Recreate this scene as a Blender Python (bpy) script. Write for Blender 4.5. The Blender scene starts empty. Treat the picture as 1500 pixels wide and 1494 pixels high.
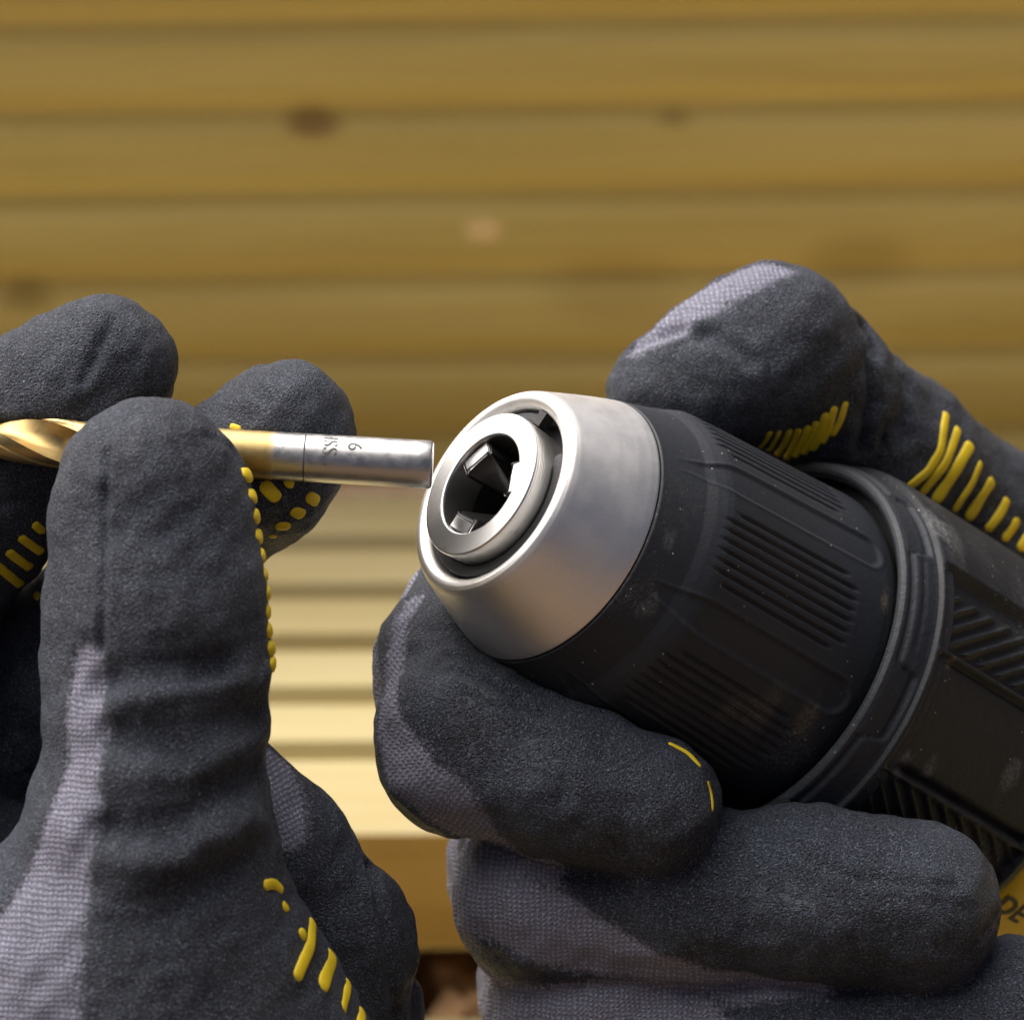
import bpy, math, random
import numpy as np
from mathutils import Vector, Matrix
from mathutils.bvhtree import BVHTree
import openvdb

scene = bpy.context.scene
C = scene.collection
rng = np.random.default_rng(7)
random.seed(7)

# ------------------------------------------------------------------ camera
PITCH = math.radians(31.0)
CAM_H = 0.434                     # metres above the lower deck
FOCUS = 0.450
cam = bpy.data.cameras.new('camera')
cam_o = bpy.data.objects.new('camera', cam)
C.objects.link(cam_o)
cam_o.location = (0, 0, CAM_H)
cam_o.rotation_euler = (math.pi / 2 - PITCH, 0, 0)
cam.sensor_width = 36.0
cam.lens = 36.0 * 450 / 125.0
cam.clip_start = 0.02
cam.clip_end = 100
cam.dof.use_dof = True
cam.dof.focus_distance = FOCUS
cam.dof.aperture_fstop = cam.lens / 4.8
cam.dof.aperture_blades = 0
scene.camera = cam_o

# ------------------------------------------------------------------ light
SUN_EL, SUN_DIR = 54.0, (-0.58, 0.56)       # high, from behind the hands and to the left
world = bpy.data.worlds.new('World')
scene.world = world
world.use_nodes = True
wn = world.node_tree
sky = wn.nodes.new('ShaderNodeTexSky')
sky.sky_type = 'NISHITA'
sky.sun_disc = False
sky.sun_elevation = math.radians(SUN_EL)
sky.sun_rotation = math.atan2(SUN_DIR[0], SUN_DIR[1])
sky.air_density = 0.25
sky.dust_density = 9.0
sky.ozone_density = 1.0
bg = wn.nodes['Background']
bg.inputs['Strength'].default_value = 0.05
wn.links.new(sky.outputs[0], bg.inputs[0])
sun = bpy.data.lights.new('sun', 'SUN')
sun.energy = 2.3
sun.angle = math.radians(84)
sun.color = (1.0, 0.975, 0.94)
sun_o = bpy.data.objects.new('sun', sun)
C.objects.link(sun_o)
hx, hy = SUN_DIR
hl = math.hypot(hx, hy)
sdir = Vector((hx / hl * math.cos(math.radians(SUN_EL)), hy / hl * math.cos(math.radians(SUN_EL)), math.sin(math.radians(SUN_EL))))
sun_o.rotation_euler = sdir.to_track_quat('Z', 'Y').to_euler()
sun_o.location = sdir * 3
scene.view_settings.view_transform = 'Standard'
scene.view_settings.look = 'None'
scene.view_settings.exposure = 1.2
scene.view_settings.gamma = 1.0
scene.cycles.use_denoising = True
scene.cycles.max_bounces = 8
scene.render.film_transparent = False

# ------------------------------------------------------------------ the rig: units of 1/12 mm around the focus point
U = 1.0 / 12000.0
D0 = 5400.0
cp, sp = math.cos(PITCH), math.sin(PITCH)
RX = np.array([1.0, 0, 0])
RU = np.array([0, sp, cp])
RD = np.array([0, -cp, sp])                   # towards the camera
CAMP = np.array([0, 0, CAM_H])
ORG = CAMP - RD * FOCUS


def P(x, y, d=0.0):
    s = (D0 - d) / D0
    return np.array([(x - 750.0) * s, (747.0 - y) * s, d])


def W(p):
    """rig coordinates to world metres"""
    p = np.asarray(p, dtype=np.float64)
    return ORG + (p[..., 0:1] * RX + p[..., 1:2] * RU + p[..., 2:3] * RD) * U


# ------------------------------------------------------------------ helpers
def link(name, me, mats=None, parent=None, label=None, cat=None, group=None, kind=None):
    o = bpy.data.objects.new(name, me)
    C.objects.link(o)
    if mats is not None and me is not None and len(me.materials) == 0:
        for m in (mats if isinstance(mats, (list, tuple)) else [mats]):
            me.materials.append(m)
    if parent is not None:
        o.parent = parent
    tag(o, label, cat, group, kind)
    return o


def tag(o, label=None, cat=None, group=None, kind=None):
    if label: o['label'] = label
    if cat: o['category'] = cat
    if group: o['group'] = group
    if kind: o['kind'] = kind


def thing(name, label, cat, mw, group=None):
    o = bpy.data.objects.new(name, None)
    C.objects.link(o)
    o.matrix_world = mw
    o.empty_display_size = 0.01
    tag(o, label, cat, group)
    return o


def mesh(name, verts, faces, smooth=True, angle=None):
    me = bpy.data.meshes.new(name)
    me.from_pydata(np.asarray(verts).tolist(), [], [tuple(int(i) for i in f) for f in faces])
    me.update()
    if smooth:
        me.polygons.foreach_set('use_smooth', [True] * len(me.polygons))
        if angle is not None:
            me.set_sharp_from_angle(angle=math.radians(angle))
    return me


def grid_faces(nu, nv, wrap_v=False):
    i = np.arange(nu - 1)[:, None]
    jn = nv if wrap_v else nv - 1
    j = np.arange(jn)[None, :]
    j2 = (j + 1) % nv
    a = i * nv + j; b = i * nv + j2; c = (i + 1) * nv + j2; d = (i + 1) * nv + j
    return np.stack([a, b, c, d], -1).reshape(-1, 4)


def lathe(name, prof, n=96, disp=None, sub=None, smooth=True, angle=35, th0=0.0, th1=360.0):
    """prof: list of (t, R) in rig units; local axis z = t, theta from local x. disp(t, th, R) -> dR"""
    prof = np.array(prof, dtype=np.float64)
    if sub:
        L = np.concatenate([[0], np.cumsum(np.hypot(np.diff(prof[:, 0]), np.diff(prof[:, 1])))])
        m = max(2, int(L[-1] / sub) + 1)
        # keep the given corners
        ls = np.unique(np.round(np.concatenate([np.linspace(0, L[-1], m), L]), 4))
        prof = np.stack([np.interp(ls, L, prof[:, 0]), np.interp(ls, L, prof[:, 1])], 1)
    full = abs(th1 - th0) >= 359.9
    th = np.radians(np.linspace(th0, th1, n, endpoint=not full))
    t = prof[:, 0][:, None] + 0 * th[None, :]
    R = prof[:, 1][:, None] + 0 * th[None, :]
    if disp is not None:
        R = R + disp(t, np.degrees(th)[None, :] + 0 * t, R)
    v = np.stack([R * np.cos(th), R * np.sin(th), t], -1).reshape(-1, 3) * U
    return mesh(name, v, grid_faces(len(prof), n, wrap_v=full), smooth, angle)


def sstep(a, b, x):
    h = np.clip((x - a) / (b - a), 0, 1)
    return h * h * (3 - 2 * h)


def box_faces():
    return [(0, 3, 2, 1), (4, 5, 6, 7), (0, 1, 5, 4), (1, 2, 6, 5), (2, 3, 7, 6), (3, 0, 4, 7)]


# ------------------------------------------------------------------ materials
def new_mat(name):
    m = bpy.data.materials.new(name)
    m.use_nodes = True
    nt = m.node_tree
    b = nt.nodes['Principled BSDF']
    return m, nt, b


class NT:
    def __init__(s, nt): s.nt = nt
    def n(s, typ, **kw):
        x = s.nt.nodes.new(typ)
        for k, v in kw.items():
            if k.startswith('i_'):
                key = k[2:]
                key = int(key) if key.isdigit() else key.replace('_', ' ')
                s.put(x.inputs[key], v)
            else:
                setattr(x, k, v)
        return x
    def put(s, inp, v):
        if isinstance(v, bpy.types.NodeSocket): s.nt.links.new(v, inp)
        else: inp.default_value = v
    def math(s, op, a, b=0.0, c=0.0, clamp=False):
        x = s.nt.nodes.new('ShaderNodeMath'); x.operation = op; x.use_clamp = clamp
        s.put(x.inputs[0], a); s.put(x.inputs[1], b); s.put(x.inputs[2], c)
        return x.outputs[0]
    def ramp(s, fac, lo, hi, a=0.0, b=1.0, smooth=True):
        x = s.nt.nodes.new('ShaderNodeMapRange')
        x.interpolation_type = 'SMOOTHSTEP' if smooth else 'LINEAR'
        s.put(x.inputs[0], fac); s.put(x.inputs[1], lo); s.put(x.inputs[2], hi); s.put(x.inputs[3], a); s.put(x.inputs[4], b)
        return x.outputs[0]
    def mix(s, f, a, b):
        x = s.nt.nodes.new('ShaderNodeMix'); x.data_type = 'RGBA'
        s.put(x.inputs[0], f); s.put(x.inputs[6], a); s.put(x.inputs[7], b)
        return x.outputs[2]
    def noise(s, vec, scale, detail=2.0, rough=0.5, dist=0.0):
        x = s.nt.nodes.new('ShaderNodeTexNoise')
        if vec is not None: s.put(x.inputs['Vector'], vec)
        s.put(x.inputs['Scale'], scale); s.put(x.inputs['Detail'], detail); s.put(x.inputs['Roughness'], rough); s.put(x.inputs['Distortion'], dist)
        return x.outputs['Fac']
    def voro(s, vec, scale, feature='F1', rnd=1.0):
        x = s.nt.nodes.new('ShaderNodeTexVoronoi'); x.feature = feature
        if vec is not None: s.put(x.inputs['Vector'], vec)
        s.put(x.inputs['Scale'], scale); s.put(x.inputs['Randomness'], rnd)
        return x
    def obj(s):
        return s.nt.nodes.new('ShaderNodeTexCoord').outputs['Object']
    def mapping(s, vec, scale=(1, 1, 1), loc=(0, 0, 0)):
        x = s.nt.nodes.new('ShaderNodeMapping')
        s.put(x.inputs[0], vec); x.inputs['Scale'].default_value = scale; x.inputs['Location'].default_value = loc
        return x.outputs[0]
    def bump(s, h, dist, strength=1.0, prev=None):
        x = s.nt.nodes.new('ShaderNodeBump')
        s.put(x.inputs['Height'], h); x.inputs['Distance'].default_value = dist; x.inputs['Strength'].default_value = strength
        if prev is not None: s.put(x.inputs['Normal'], prev)
        return x.outputs[0]


def rgb(r, g, b): return (r, g, b, 1.0)


def mat_glove():
    m, nt, b = new_mat('foam_coated_knit')
    g = NT(nt)
    co = g.obj()
    ka = g.n('ShaderNodeAttribute', attribute_name='knit').outputs['Fac']
    kuv = g.n('ShaderNodeAttribute', attribute_name='kuv').outputs['Vector']
    edge = g.noise(co, 1700, 4.0, 0.75)
    ke = g.math('ADD', ka, g.math('MULTIPLY', g.math('SUBTRACT', edge, 0.5), 60.0))
    kn = g.ramp(ke, -9.0, 9.0, 1.0, 0.0)          # 1 = bare knit
    # coating
    big = g.noise(co, 90, 3.0, 0.55)
    mid = g.noise(co, 650, 3.0, 0.6)
    pits = g.voro(co, 2300).outputs['Distance']
    pit = g.ramp(pits, 0.05, 0.42)
    crk = g.voro(g.mapping(co, (1, 1, 1)), 900, 'DISTANCE_TO_EDGE').outputs['Distance']
    crk = g.ramp(crk, 0.0, 0.12)
    patch = g.ramp(big, 0.38, 0.62)
    fine = g.noise(co, 3300, 3.0, 0.75)
    hgt = g.math('ADD', g.math('MULTIPLY', pit, 0.75), g.math('MULTIPLY', mid, 0.35))
    hgt = g.math('ADD', hgt, g.math('MULTIPLY', fine, 1.4))
    hgt = g.math('ADD', hgt, g.math('MULTIPLY', g.math('MULTIPLY', crk, patch), 0.16))
    coat = g.mix(g.ramp(big, 0.3, 0.7), rgb(0.0145, 0.0185, 0.0295), rgb(0.029, 0.036, 0.054))
    coat = g.mix(g.math('MULTIPLY', g.ramp(fine, 0.52, 0.66), 0.85), coat, rgb(0.145, 0.165, 0.21))
    coat = g.mix(g.math('MULTIPLY', g.ramp(fine, 0.48, 0.34), 0.85), coat, rgb(0.004, 0.0045, 0.006))
    # worn pale dust
    d1 = g.noise(co, 60, 4.0, 0.65)
    d2 = g.noise(co, 1300, 2.0, 0.6)
    dust = g.math('MULTIPLY', g.ramp(d1, 0.56, 0.72), g.ramp(d2, 0.45, 0.65))
    coat = g.mix(g.math('MULTIPLY', dust, 0.5), coat, rgb(0.17, 0.175, 0.19))
    spk = g.voro(co, 330).outputs['Distance']
    spk = g.ramp(spk, 0.025, 0.045, 1.0, 0.0)
    coat = g.mix(g.math('MULTIPLY', spk, 0.55), coat, rgb(0.45, 0.45, 0.46))
    # knit stitches
    sx = g.n('ShaderNodeSeparateXYZ', i_0=kuv)
    u, v = sx.outputs[0], sx.outputs[1]
    jit = g.math('MULTIPLY', g.noise(co, 900, 2.0), 3.0)
    wa = g.math('MULTIPLY', g.math('SUBTRACT', g.noise(co, 230, 2.0), 0.5), 20.0)
    uu = g.math('MULTIPLY', g.math('ADD', u, wa), 2 * math.pi / 7.2)
    vv = g.math('MULTIPLY', g.math('ADD', v, g.math('MULTIPLY', wa, -0.7)), 2 * math.pi / 7.8)
    su = g.math('SINE', g.math('ADD', uu, jit))
    sv = g.math('SINE', g.math('ADD', vv, g.math('MULTIPLY', g.math('COSINE', uu), 0.9)))
    st = g.math('ADD', g.math('MULTIPLY', su, 0.35), g.math('MULTIPLY', sv, 0.5))
    st = g.math('ADD', st, g.math('MULTIPLY', g.math('SUBTRACT', fine, 0.5), 3.6))
    sn = g.ramp(st, -0.9, 0.8)
    knit = g.mix(sn, rgb(0.19, 0.188, 0.245), rgb(0.33, 0.328, 0.41))
    knit = g.mix(g.math('MULTIPLY', g.ramp(mid, 0.5, 0.75), 0.2), knit, rgb(0.45, 0.44, 0.52))
    col = g.mix(kn, coat, knit)
    g.put(b.inputs['Base Color'], col)
    g.put(b.inputs['Roughness'], g.math('ADD', g.math('MULTIPLY', kn, 0.3), g.ramp(mid, 0.3, 0.7, 0.50, 0.66)))
    b.inputs['Specular IOR Level'].default_value = 0.36
    b.inputs['Sheen Weight'].default_value = 0.05
    b.inputs['Sheen Roughness'].default_value = 0.5
    b.inputs['Sheen Tint'].default_value = rgb(0.8, 0.82, 0.9)
    hh = g.math('ADD', g.math('MULTIPLY', hgt, g.math('SUBTRACT', 1.0, kn)), g.math('MULTIPLY', g.math('MULTIPLY', sn, 1.1), kn))
    g.put(b.inputs['Normal'], g.bump(hh, 0.00030, 1.0))
    return m


def mat_plain(name, col, rough=0.5, metal=0.0, spec=0.5, nscale=0, nstr=0.0, ndist=0.00005, var=0.0):
    m, nt, b = new_mat(name)
    g = NT(nt)
    b.inputs['Roughness'].default_value = rough
    b.inputs['Metallic'].default_value = metal
    b.inputs['Specular IOR Level'].default_value = spec
    co = g.obj()
    if var:
        n = g.noise(co, 300, 3.0)
        g.put(b.inputs['Base Color'], g.mix(n, rgb(*[c * (1 - var) for c in col]), rgb(*[min(1, c * (1 + var)) for c in col])))
    else:
        b.inputs['Base Color'].default_value = rgb(*col)
    if nscale:
        g.put(b.inputs['Normal'], g.bump(g.noise(co, nscale, 3.0, 0.6), ndist, nstr))
    return m


def mat_rubber(name, base=0.022, grain=1500, gd=0.00007, dusty=1.0, spots=()):
    """black tool plastic with moulded grain, pale rubbed dust and specks"""
    m, nt, b = new_mat(name)
    g = NT(nt)
    co = g.obj()
    n0 = g.noise(co, grain, 3.0, 0.6)
    n1 = g.noise(co, 45, 4.0, 0.65)
    n2 = g.noise(co, 900, 3.0, 0.7)
    n3 = g.noise(co, 2500, 2.0, 0.6)
    n4 = g.noise(co, 260, 4.0, 0.7)
    sm = g.math('MULTIPLY', g.ramp(n1, 0.54, 0.74), g.ramp(n3, 0.40, 0.66))
    col = g.mix(n2, rgb(base * 0.7, base * 0.8, base * 1.0), rgb(base * 1.1, base * 1.24, base * 1.55))
    col = g.mix(g.math('MULTIPLY', sm, 0.55 * dusty), col, rgb(0.14, 0.14, 0.145))
    for (R, th, t, rad, amt, cc) in spots:
        q = g.n('ShaderNodeVectorMath', operation='SUBTRACT')
        g.put(q.inputs[0], co)
        q.inputs[1].default_value = (R * math.cos(math.radians(th)) * U, R * math.sin(math.radians(th)) * U, t * U)
        le = g.n('ShaderNodeVectorMath', operation='LENGTH'); g.put(le.inputs[0], g.mapping(q.outputs[0], (1.0, 1.0, 1.9)))
        dd = g.math('ADD', le.outputs['Value'], g.math('MULTIPLY', g.math('SUBTRACT', n4, 0.5), rad * 2.2 * U))
        f = g.math('MULTIPLY', g.ramp(dd, rad * 0.1 * U, rad * 1.1 * U, amt, 0.0), g.ramp(n3, 0.36, 0.62, 0.25, 1.0))
        col = g.mix(f, col, rgb(*cc))
    vs = g.voro(co, 520)
    keep = g.ramp(g.noise(co, 120, 2.0), 0.38, 0.56)
    spk = g.math('MULTIPLY', g.ramp(vs.outputs['Distance'], 0.04, 0.09, 1.0, 0.0), keep)
    vs2 = g.voro(co, 1100)
    spk2 = g.math('MULTIPLY', g.ramp(vs2.outputs['Distance'], 0.06, 0.12, 1.0, 0.0), g.ramp(n1, 0.5, 0.66))
    spk = g.math('MAXIMUM', spk, g.math('MULTIPLY', spk2, 0.7))
    col = g.mix(g.math('MULTIPLY', spk, 0.8 * dusty), col, rgb(0.42, 0.39, 0.33))
    g.put(b.inputs['Base Color'], col)
    g.put(b.inputs['Roughness'], g.ramp(n1, 0.3, 0.7, 0.52, 0.66))
    b.inputs['Specular IOR Level'].default_value = 0.38
    g.put(b.inputs['Normal'], g.bump(n0, gd, 0.7))
    return m


def mat_satin():
    m, nt, b = new_mat('satin_nickel')
    g = NT(nt)
    co = g.obj()
    b.inputs['Metallic'].default_value = 1.0
    n = g.noise(co, 3000, 2.0, 0.7)
    n1 = g.noise(co, 200, 3.0, 0.6)
    g.put(b.inputs['Base Color'], g.mix(n, rgb(0.82, 0.80, 0.77), rgb(0.93, 0.91, 0.88)))
    g.put(b.inputs['Roughness'], g.ramp(n1, 0.3, 0.7, 0.42, 0.48))
    g.put(b.inputs['Normal'], g.bump(n, 0.000012, 0.5))
    return m


def mat_turned():
    """lathe-turned steel: fine concentric lines round the local z axis"""
    m, nt, b = new_mat('turned_steel')
    g = NT(nt)
    co = g.obj()
    sx = g.n('ShaderNodeSeparateXYZ', i_0=co)
    r = g.math('SQRT', g.math('ADD', g.math('MULTIPLY', sx.outputs[0], sx.outputs[0]), g.math('MULTIPLY', sx.outputs[1], sx.outputs[1])))
    w = g.math('SINE', g.math('MULTIPLY', g.math('ADD', r, sx.outputs[2]), 2 * math.pi / 0.00026))
    b.inputs['Metallic'].default_value = 1.0
    n = g.noise(co, 500, 3.0, 0.6)
    dirt = g.ramp(g.noise(co, 260, 4.0, 0.7), 0.58, 0.74)
    c = g.mix(n, rgb(0.66, 0.655, 0.64), rgb(0.78, 0.77, 0.755))
    c = g.mix(g.math('MULTIPLY', dirt, 0.5), c, rgb(0.25, 0.20, 0.14))
    g.put(b.inputs['Base Color'], c)
    b.inputs['Roughness'].default_value = 0.33
    g.put(b.inputs['Normal'], g.bump(w, 0.000014, 0.55))
    return m


def mat_bit():
    """drill steel: titanium-gold along the body, bare steel at the shank end (local x runs along the bit)"""
    m, nt, b = new_mat('bit_steel')
    g = NT(nt)
    co = g.obj()
    sx = g.n('ShaderNodeSeparateXYZ', i_0=co)
    x = g.math('ADD', sx.outputs[0], g.math('MULTIPLY', g.math('SUBTRACT', g.noise(co, 300, 3.0), 0.5), 0.0012))
    e = 232.0 * U
    f = g.ramp(x, -e - 0.0012, -e + 0.0004, 1.0, 0.0)
    f2 = g.ramp(x, -e - 0.0003, -e + 0.0003, 1.0, 0.0)
    n = g.noise(g.mapping(co, (40, 900, 900)), 1.0, 4.0, 0.7)
    n2 = g.noise(co, 900, 3.0, 0.6)
    gold = g.mix(n2, rgb(0.44, 0.31, 0.12), rgb(0.57, 0.42, 0.19))
    steel = g.mix(n2, rgb(0.50, 0.49, 0.48), rgb(0.66, 0.65, 0.635))
    c = g.mix(f2, steel, g.mix(f, rgb(0.60, 0.52, 0.36), gold))
    scr = g.ramp(g.noise(co, 420, 5.0, 0.75), 0.60, 0.72)
    c = g.mix(g.math('MULTIPLY', scr, 0.45), c, rgb(0.22, 0.19, 0.16))
    b.inputs['Metallic'].default_value = 1.0
    g.put(b.inputs['Base Color'], c)
    g.put(b.inputs['Roughness'], g.math('ADD', g.ramp(n2, 0.3, 0.7, 0.32, 0.42), g.math('MULTIPLY', f2, 0.08)))
    g.put(b.inputs['Normal'], g.bump(n, 0.00002, 0.5))
    return m


def mat_wood(name, ca=(0.63, 0.54, 0.305), cb=(0.56, 0.455, 0.22), knots=(), seed=0.0):
    """pressure-treated softwood; grain runs along local x"""
    m, nt, b = new_mat(name)
    g = NT(nt)
    co = g.mapping(g.obj(), (1, 1, 1), (seed, seed * 0.37, seed * 0.11))
    gr = g.noise(g.mapping(co, (7, 90, 90)), 1.0, 5.0, 0.6, 1.2)
    fi = g.noise(g.mapping(co, (14, 900, 900)), 1.0, 3.0, 0.6)
    pa = g.noise(g.mapping(co, (6, 22, 22)), 1.0, 2.0)
    c = g.mix(g.ramp(gr, 0.3, 0.72), rgb(*ca), rgb(*cb))
    c = g.mix(g.math('MULTIPLY', g.ramp(fi, 0.45, 0.75), 0.20), c, rgb(*[q * 0.72 for q in cb]))
    c = g.mix(g.math('MULTIPLY', g.ramp(pa, 0.45, 0.7), 0.25), c, rgb(cb[0] * 0.95, cb[1] * 1.05, cb[2]))
    tone = g.noise(g.mapping(co, (1.6, 26, 26)), 1.0, 2.0)
    c = g.mix(g.math('MULTIPLY', g.ramp(tone, 0.4, 0.68), 0.45), c, rgb(cb[0] * 0.8, cb[1] * 0.76, cb[2] * 0.68))
    raw = g.obj()
    for (kx, ky, kz, rad, kc, amt) in knots:
        q = g.n('ShaderNodeVectorMath', operation='SUBTRACT')
        g.put(q.inputs[0], raw); q.inputs[1].default_value = (kx, ky, kz)
        q2 = g.mapping(q.outputs[0], (0.75, 1.2, 1.2))
        le = g.n('ShaderNodeVectorMath', operation='LENGTH'); g.put(le.inputs[0], q2)
        dd = g.math('ADD', le.outputs['Value'], g.math('MULTIPLY', g.math('SUBTRACT', gr, 0.5), rad * 0.9))
        f = g.ramp(dd, rad * 0.35, rad * 1.15, amt, 0.0)
        c = g.mix(f, c, rgb(*kc))
    g.put(b.inputs['Base Color'], c)
    b.inputs['Roughness'].default_value = 0.72
    b.inputs['Specular IOR Level'].default_value = 0.25
    g.put(b.inputs['Normal'], g.bump(g.math('ADD', gr, g.math('MULTIPLY', fi, 0.5)), 0.0004, 0.5))
    return m


def mat_soil():
    m, nt, b = new_mat('soil')
    g = NT(nt)
    co = g.obj()
    n = g.noise(co, 60, 5.0, 0.65)
    g.put(b.inputs['Base Color'], g.mix(n, rgb(0.05, 0.032, 0.018), rgb(0.17, 0.105, 0.055)))
    b.inputs['Roughness'].default_value = 0.95
    g.put(b.inputs['Normal'], g.bump(n, 0.01, 0.6))
    return m


M_GLOVE = mat_glove()
M_YEL = mat_plain('yellow_grip_print', (0.80, 0.575, 0.014), 0.55, 0, 0.45, 900, 0.35, 0.0001, 0.18)
GREY, TAN = (0.17, 0.17, 0.175), (0.24, 0.20, 0.13)
M_SLEEVE = mat_rubber('sleeve_rubber', 0.022, 1700, 0.00007, 1.0, [(240, 97, 205, 34, 0.8, GREY), (235, 116, 150, 22, 0.6, GREY), (244, 86, 200, 12, 0.9, TAN), (240, 72, 190, 24, 0.5, GREY), (268, 106, 470, 52, 0.28, TAN), (268, 112, 430, 45, 0.25, TAN), (276, 55, 590, 26, 0.5, TAN), (272, 100, 540, 40, 0.4, TAN)])
M_BODY = mat_rubber('housing_rubber', 0.013, 1300, 0.00012, 0.9, [(335, 97, 690, 34, 0.8, GREY), (335, 94, 740, 26, 0.6, GREY), (338, 84, 890, 36, 0.6, GREY), (343, 30, 690, 60, 0.5, GREY), (343, 26, 668, 46, 0.95, GREY), (340, 67, 690, 20, 0.6, TAN)])
M_COLLAR = mat_rubber('collar_rubber', 0.024, 1300, 0.00016, 0.55)
M_SATIN = mat_satin()
M_TURN = mat_turned()
M_DARKSTEEL = mat_plain('black_oxide_steel', (0.035, 0.033, 0.032), 0.38, 0.6, 0.5, 1500, 0.4)
M_JAW = mat_plain('jaw_steel', (0.62, 0.61, 0.60), 0.36, 1.0, 0.5, 2200, 0.25, 0.00002, 0.2)
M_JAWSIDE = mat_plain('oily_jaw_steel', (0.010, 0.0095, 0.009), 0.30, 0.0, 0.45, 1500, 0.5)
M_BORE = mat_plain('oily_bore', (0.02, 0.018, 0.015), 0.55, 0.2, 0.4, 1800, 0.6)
M_RING = mat_plain('snap_ring_steel', (0.045, 0.045, 0.048), 0.5, 0.5, 0.5, 1700, 0.7, 0.00006, 0.3)
M_GAP = mat_plain('dark_plastic', (0.012, 0.012, 0.013), 0.6, 0, 0.3)
M_YHOUSE = mat_plain('yellow_plastic', (0.82, 0.52, 0.012), 0.42, 0, 0.5, 1200, 0.4, 0.00006, 0.08)
M_INK = mat_plain('black_ink', (0.010, 0.010, 0.011), 0.5)
M_ETCH = mat_plain('etched_mark', (0.12, 0.115, 0.11), 0.6, 0.3, 0.3)
M_BIT = mat_bit()
M_SOIL = mat_soil()
M_BARK = mat_plain('bark_chip', (0.55, 0.33, 0.17), 0.9, 0, 0.2, 200, 0.8, 0.002, 0.5)

# ------------------------------------------------------------------ the setting: timber behind and below
HZ = 0.540            # far edge of the lower deck (metres ahead of the camera)


def soil_sheet():
    n = 2
    v = [(-40, -40, -0.07), (40, -40, -0.07), (40, 60, -0.07), (-40, 60, -0.07)]
    link('ground', mesh('ground', v, [(0, 1, 2, 3)], False), M_SOIL, kind='structure')


def board_mesh(name, w, thick, length, pitch=0.0186, first=0.0142, gw=0.0075, gd=0.0032, n_gr=None, wav=0.0):
    """reeded softwood board: local x along the length, y across the width (0..w), z up (top at 0)"""
    pts = []
    e = 0.0022
    pts += [(0.0, -e), (e * 0.3, -e * 0.3), (e, 0.0)]
    y = first
    while y + gw < w - 0.004:
        for k in range(9):
            f = k / 8.0
            z = -gd * (0.5 - 0.5 * math.cos(2 * math.pi * f)) ** (0.75 if gw < 0.009 else 1.1)
            pts.append((y + gw * f, z))
        y += pitch
    pts += [(w - e, 0.0), (w - e * 0.3, -e * 0.3), (w, -e), (w, -thick + e), (w - e, -thick), (e, -thick), (0, -thick + e)]
    pts = np.array(pts)
    nx = 25
    xs = np.linspace(-length / 2, length / 2, nx)
    v = np.zeros((nx, len(pts), 3))
    v[..., 0] = xs[:, None]
    v[..., 1] = pts[None, :, 0]
    v[..., 2] = pts[None, :, 1]
    v = v.reshape(-1, 3)
    f = grid_faces(nx, len(pts), True).tolist()
    n = len(pts)
    f.append(list(range(n)))
    f.append(list(range((nx - 1) * n, nx * n))[::-1])
    return mesh(name, v, f, True, 40)


def rot_mw(loc, rz=0.0, rx=0.0):
    return Matrix.Translation(loc) @ Matrix.Rotation(rz, 4, 'Z') @ Matrix.Rotation(rx, 4, 'X')


soil_sheet()
# world points of the shelf board: front top edge is seen at y = 1220
zf = 0.670
yc = -(1220 - 747) / 12.0 / 450 * zf
front_h = yc * cp - zf * sp            # height relative to the camera
front_y = zf * cp + yc * sp
TZ = CAM_H + front_h
yaw = math.radians(0.6)
tb = link('deck_board', board_mesh('deck_board', 0.1215, 0.028, 1.6, 0.0187, 0.0232, 0.0066, 0.0085), mat_wood('treated_pine', seed=0.3),
          label='pale ribbed deck board lying flat behind the hands with a plain front edge', cat='deck board', group='ribbed deck boards behind the hands')
tb.matrix_world = rot_mw((0, front_y, TZ), yaw)


def px_on_wall(px, py):
    """local (x, across) on the standing board for a pixel; used for knots only"""
    a = np.array([(px - 750) / 12 / 450, (747 - py) / 12 / 450])
    d = a[0] * RX + a[1] * RU - RD
    s = (wall_y) / d[1]
    p = CAMP + d * s
    return p[0], p[2] - TZ


tb.data.materials.append(mat_wood('shaded_edge_pine', (0.42, 0.265, 0.072), (0.34, 0.20, 0.05), seed=2.2))  # darker copy of the pine: shade on the front edge put into the colour
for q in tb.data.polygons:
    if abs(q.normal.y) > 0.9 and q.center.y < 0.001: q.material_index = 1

wall_y = front_y + 0.1225
kn = []
for (px, py, rad, colr, amt) in ((458, 180, 0.0058, (0.17, 0.06, 0.025), 0.65), (988, 180, 0.0036, (0.22, 0.12, 0.03), 0.45),
                                 (1262, 395, 0.010, (0.25, 0.14, 0.03), 0.28), (40, 425, 0.006, (0.24, 0.15, 0.035), 0.6),
                                 (708, 341, 0.0040, (0.95, 0.72, 0.40), 0.85), (900, 425, 0.012, (0.26, 0.15, 0.03), 0.22)):
    x, z = px_on_wall(px, py)
    kn.append((x, z, 0.0, rad, colr, amt))
wb = link('deck_board', board_mesh('deck_board', 0.1205, 0.028, 1.6, 0.0186, 0.0065, 0.0118, 0.0021), mat_wood('aged_pine', (0.68, 0.54, 0.215), (0.60, 0.46, 0.165), kn, seed=1.7),
          label='brownish ribbed deck board standing on edge, with a dark red knot', cat='deck board', group='ribbed deck boards behind the hands')
wb.matrix_world = rot_mw((0, wall_y, TZ + 0.0005), math.radians(1.7), math.radians(90))
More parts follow.
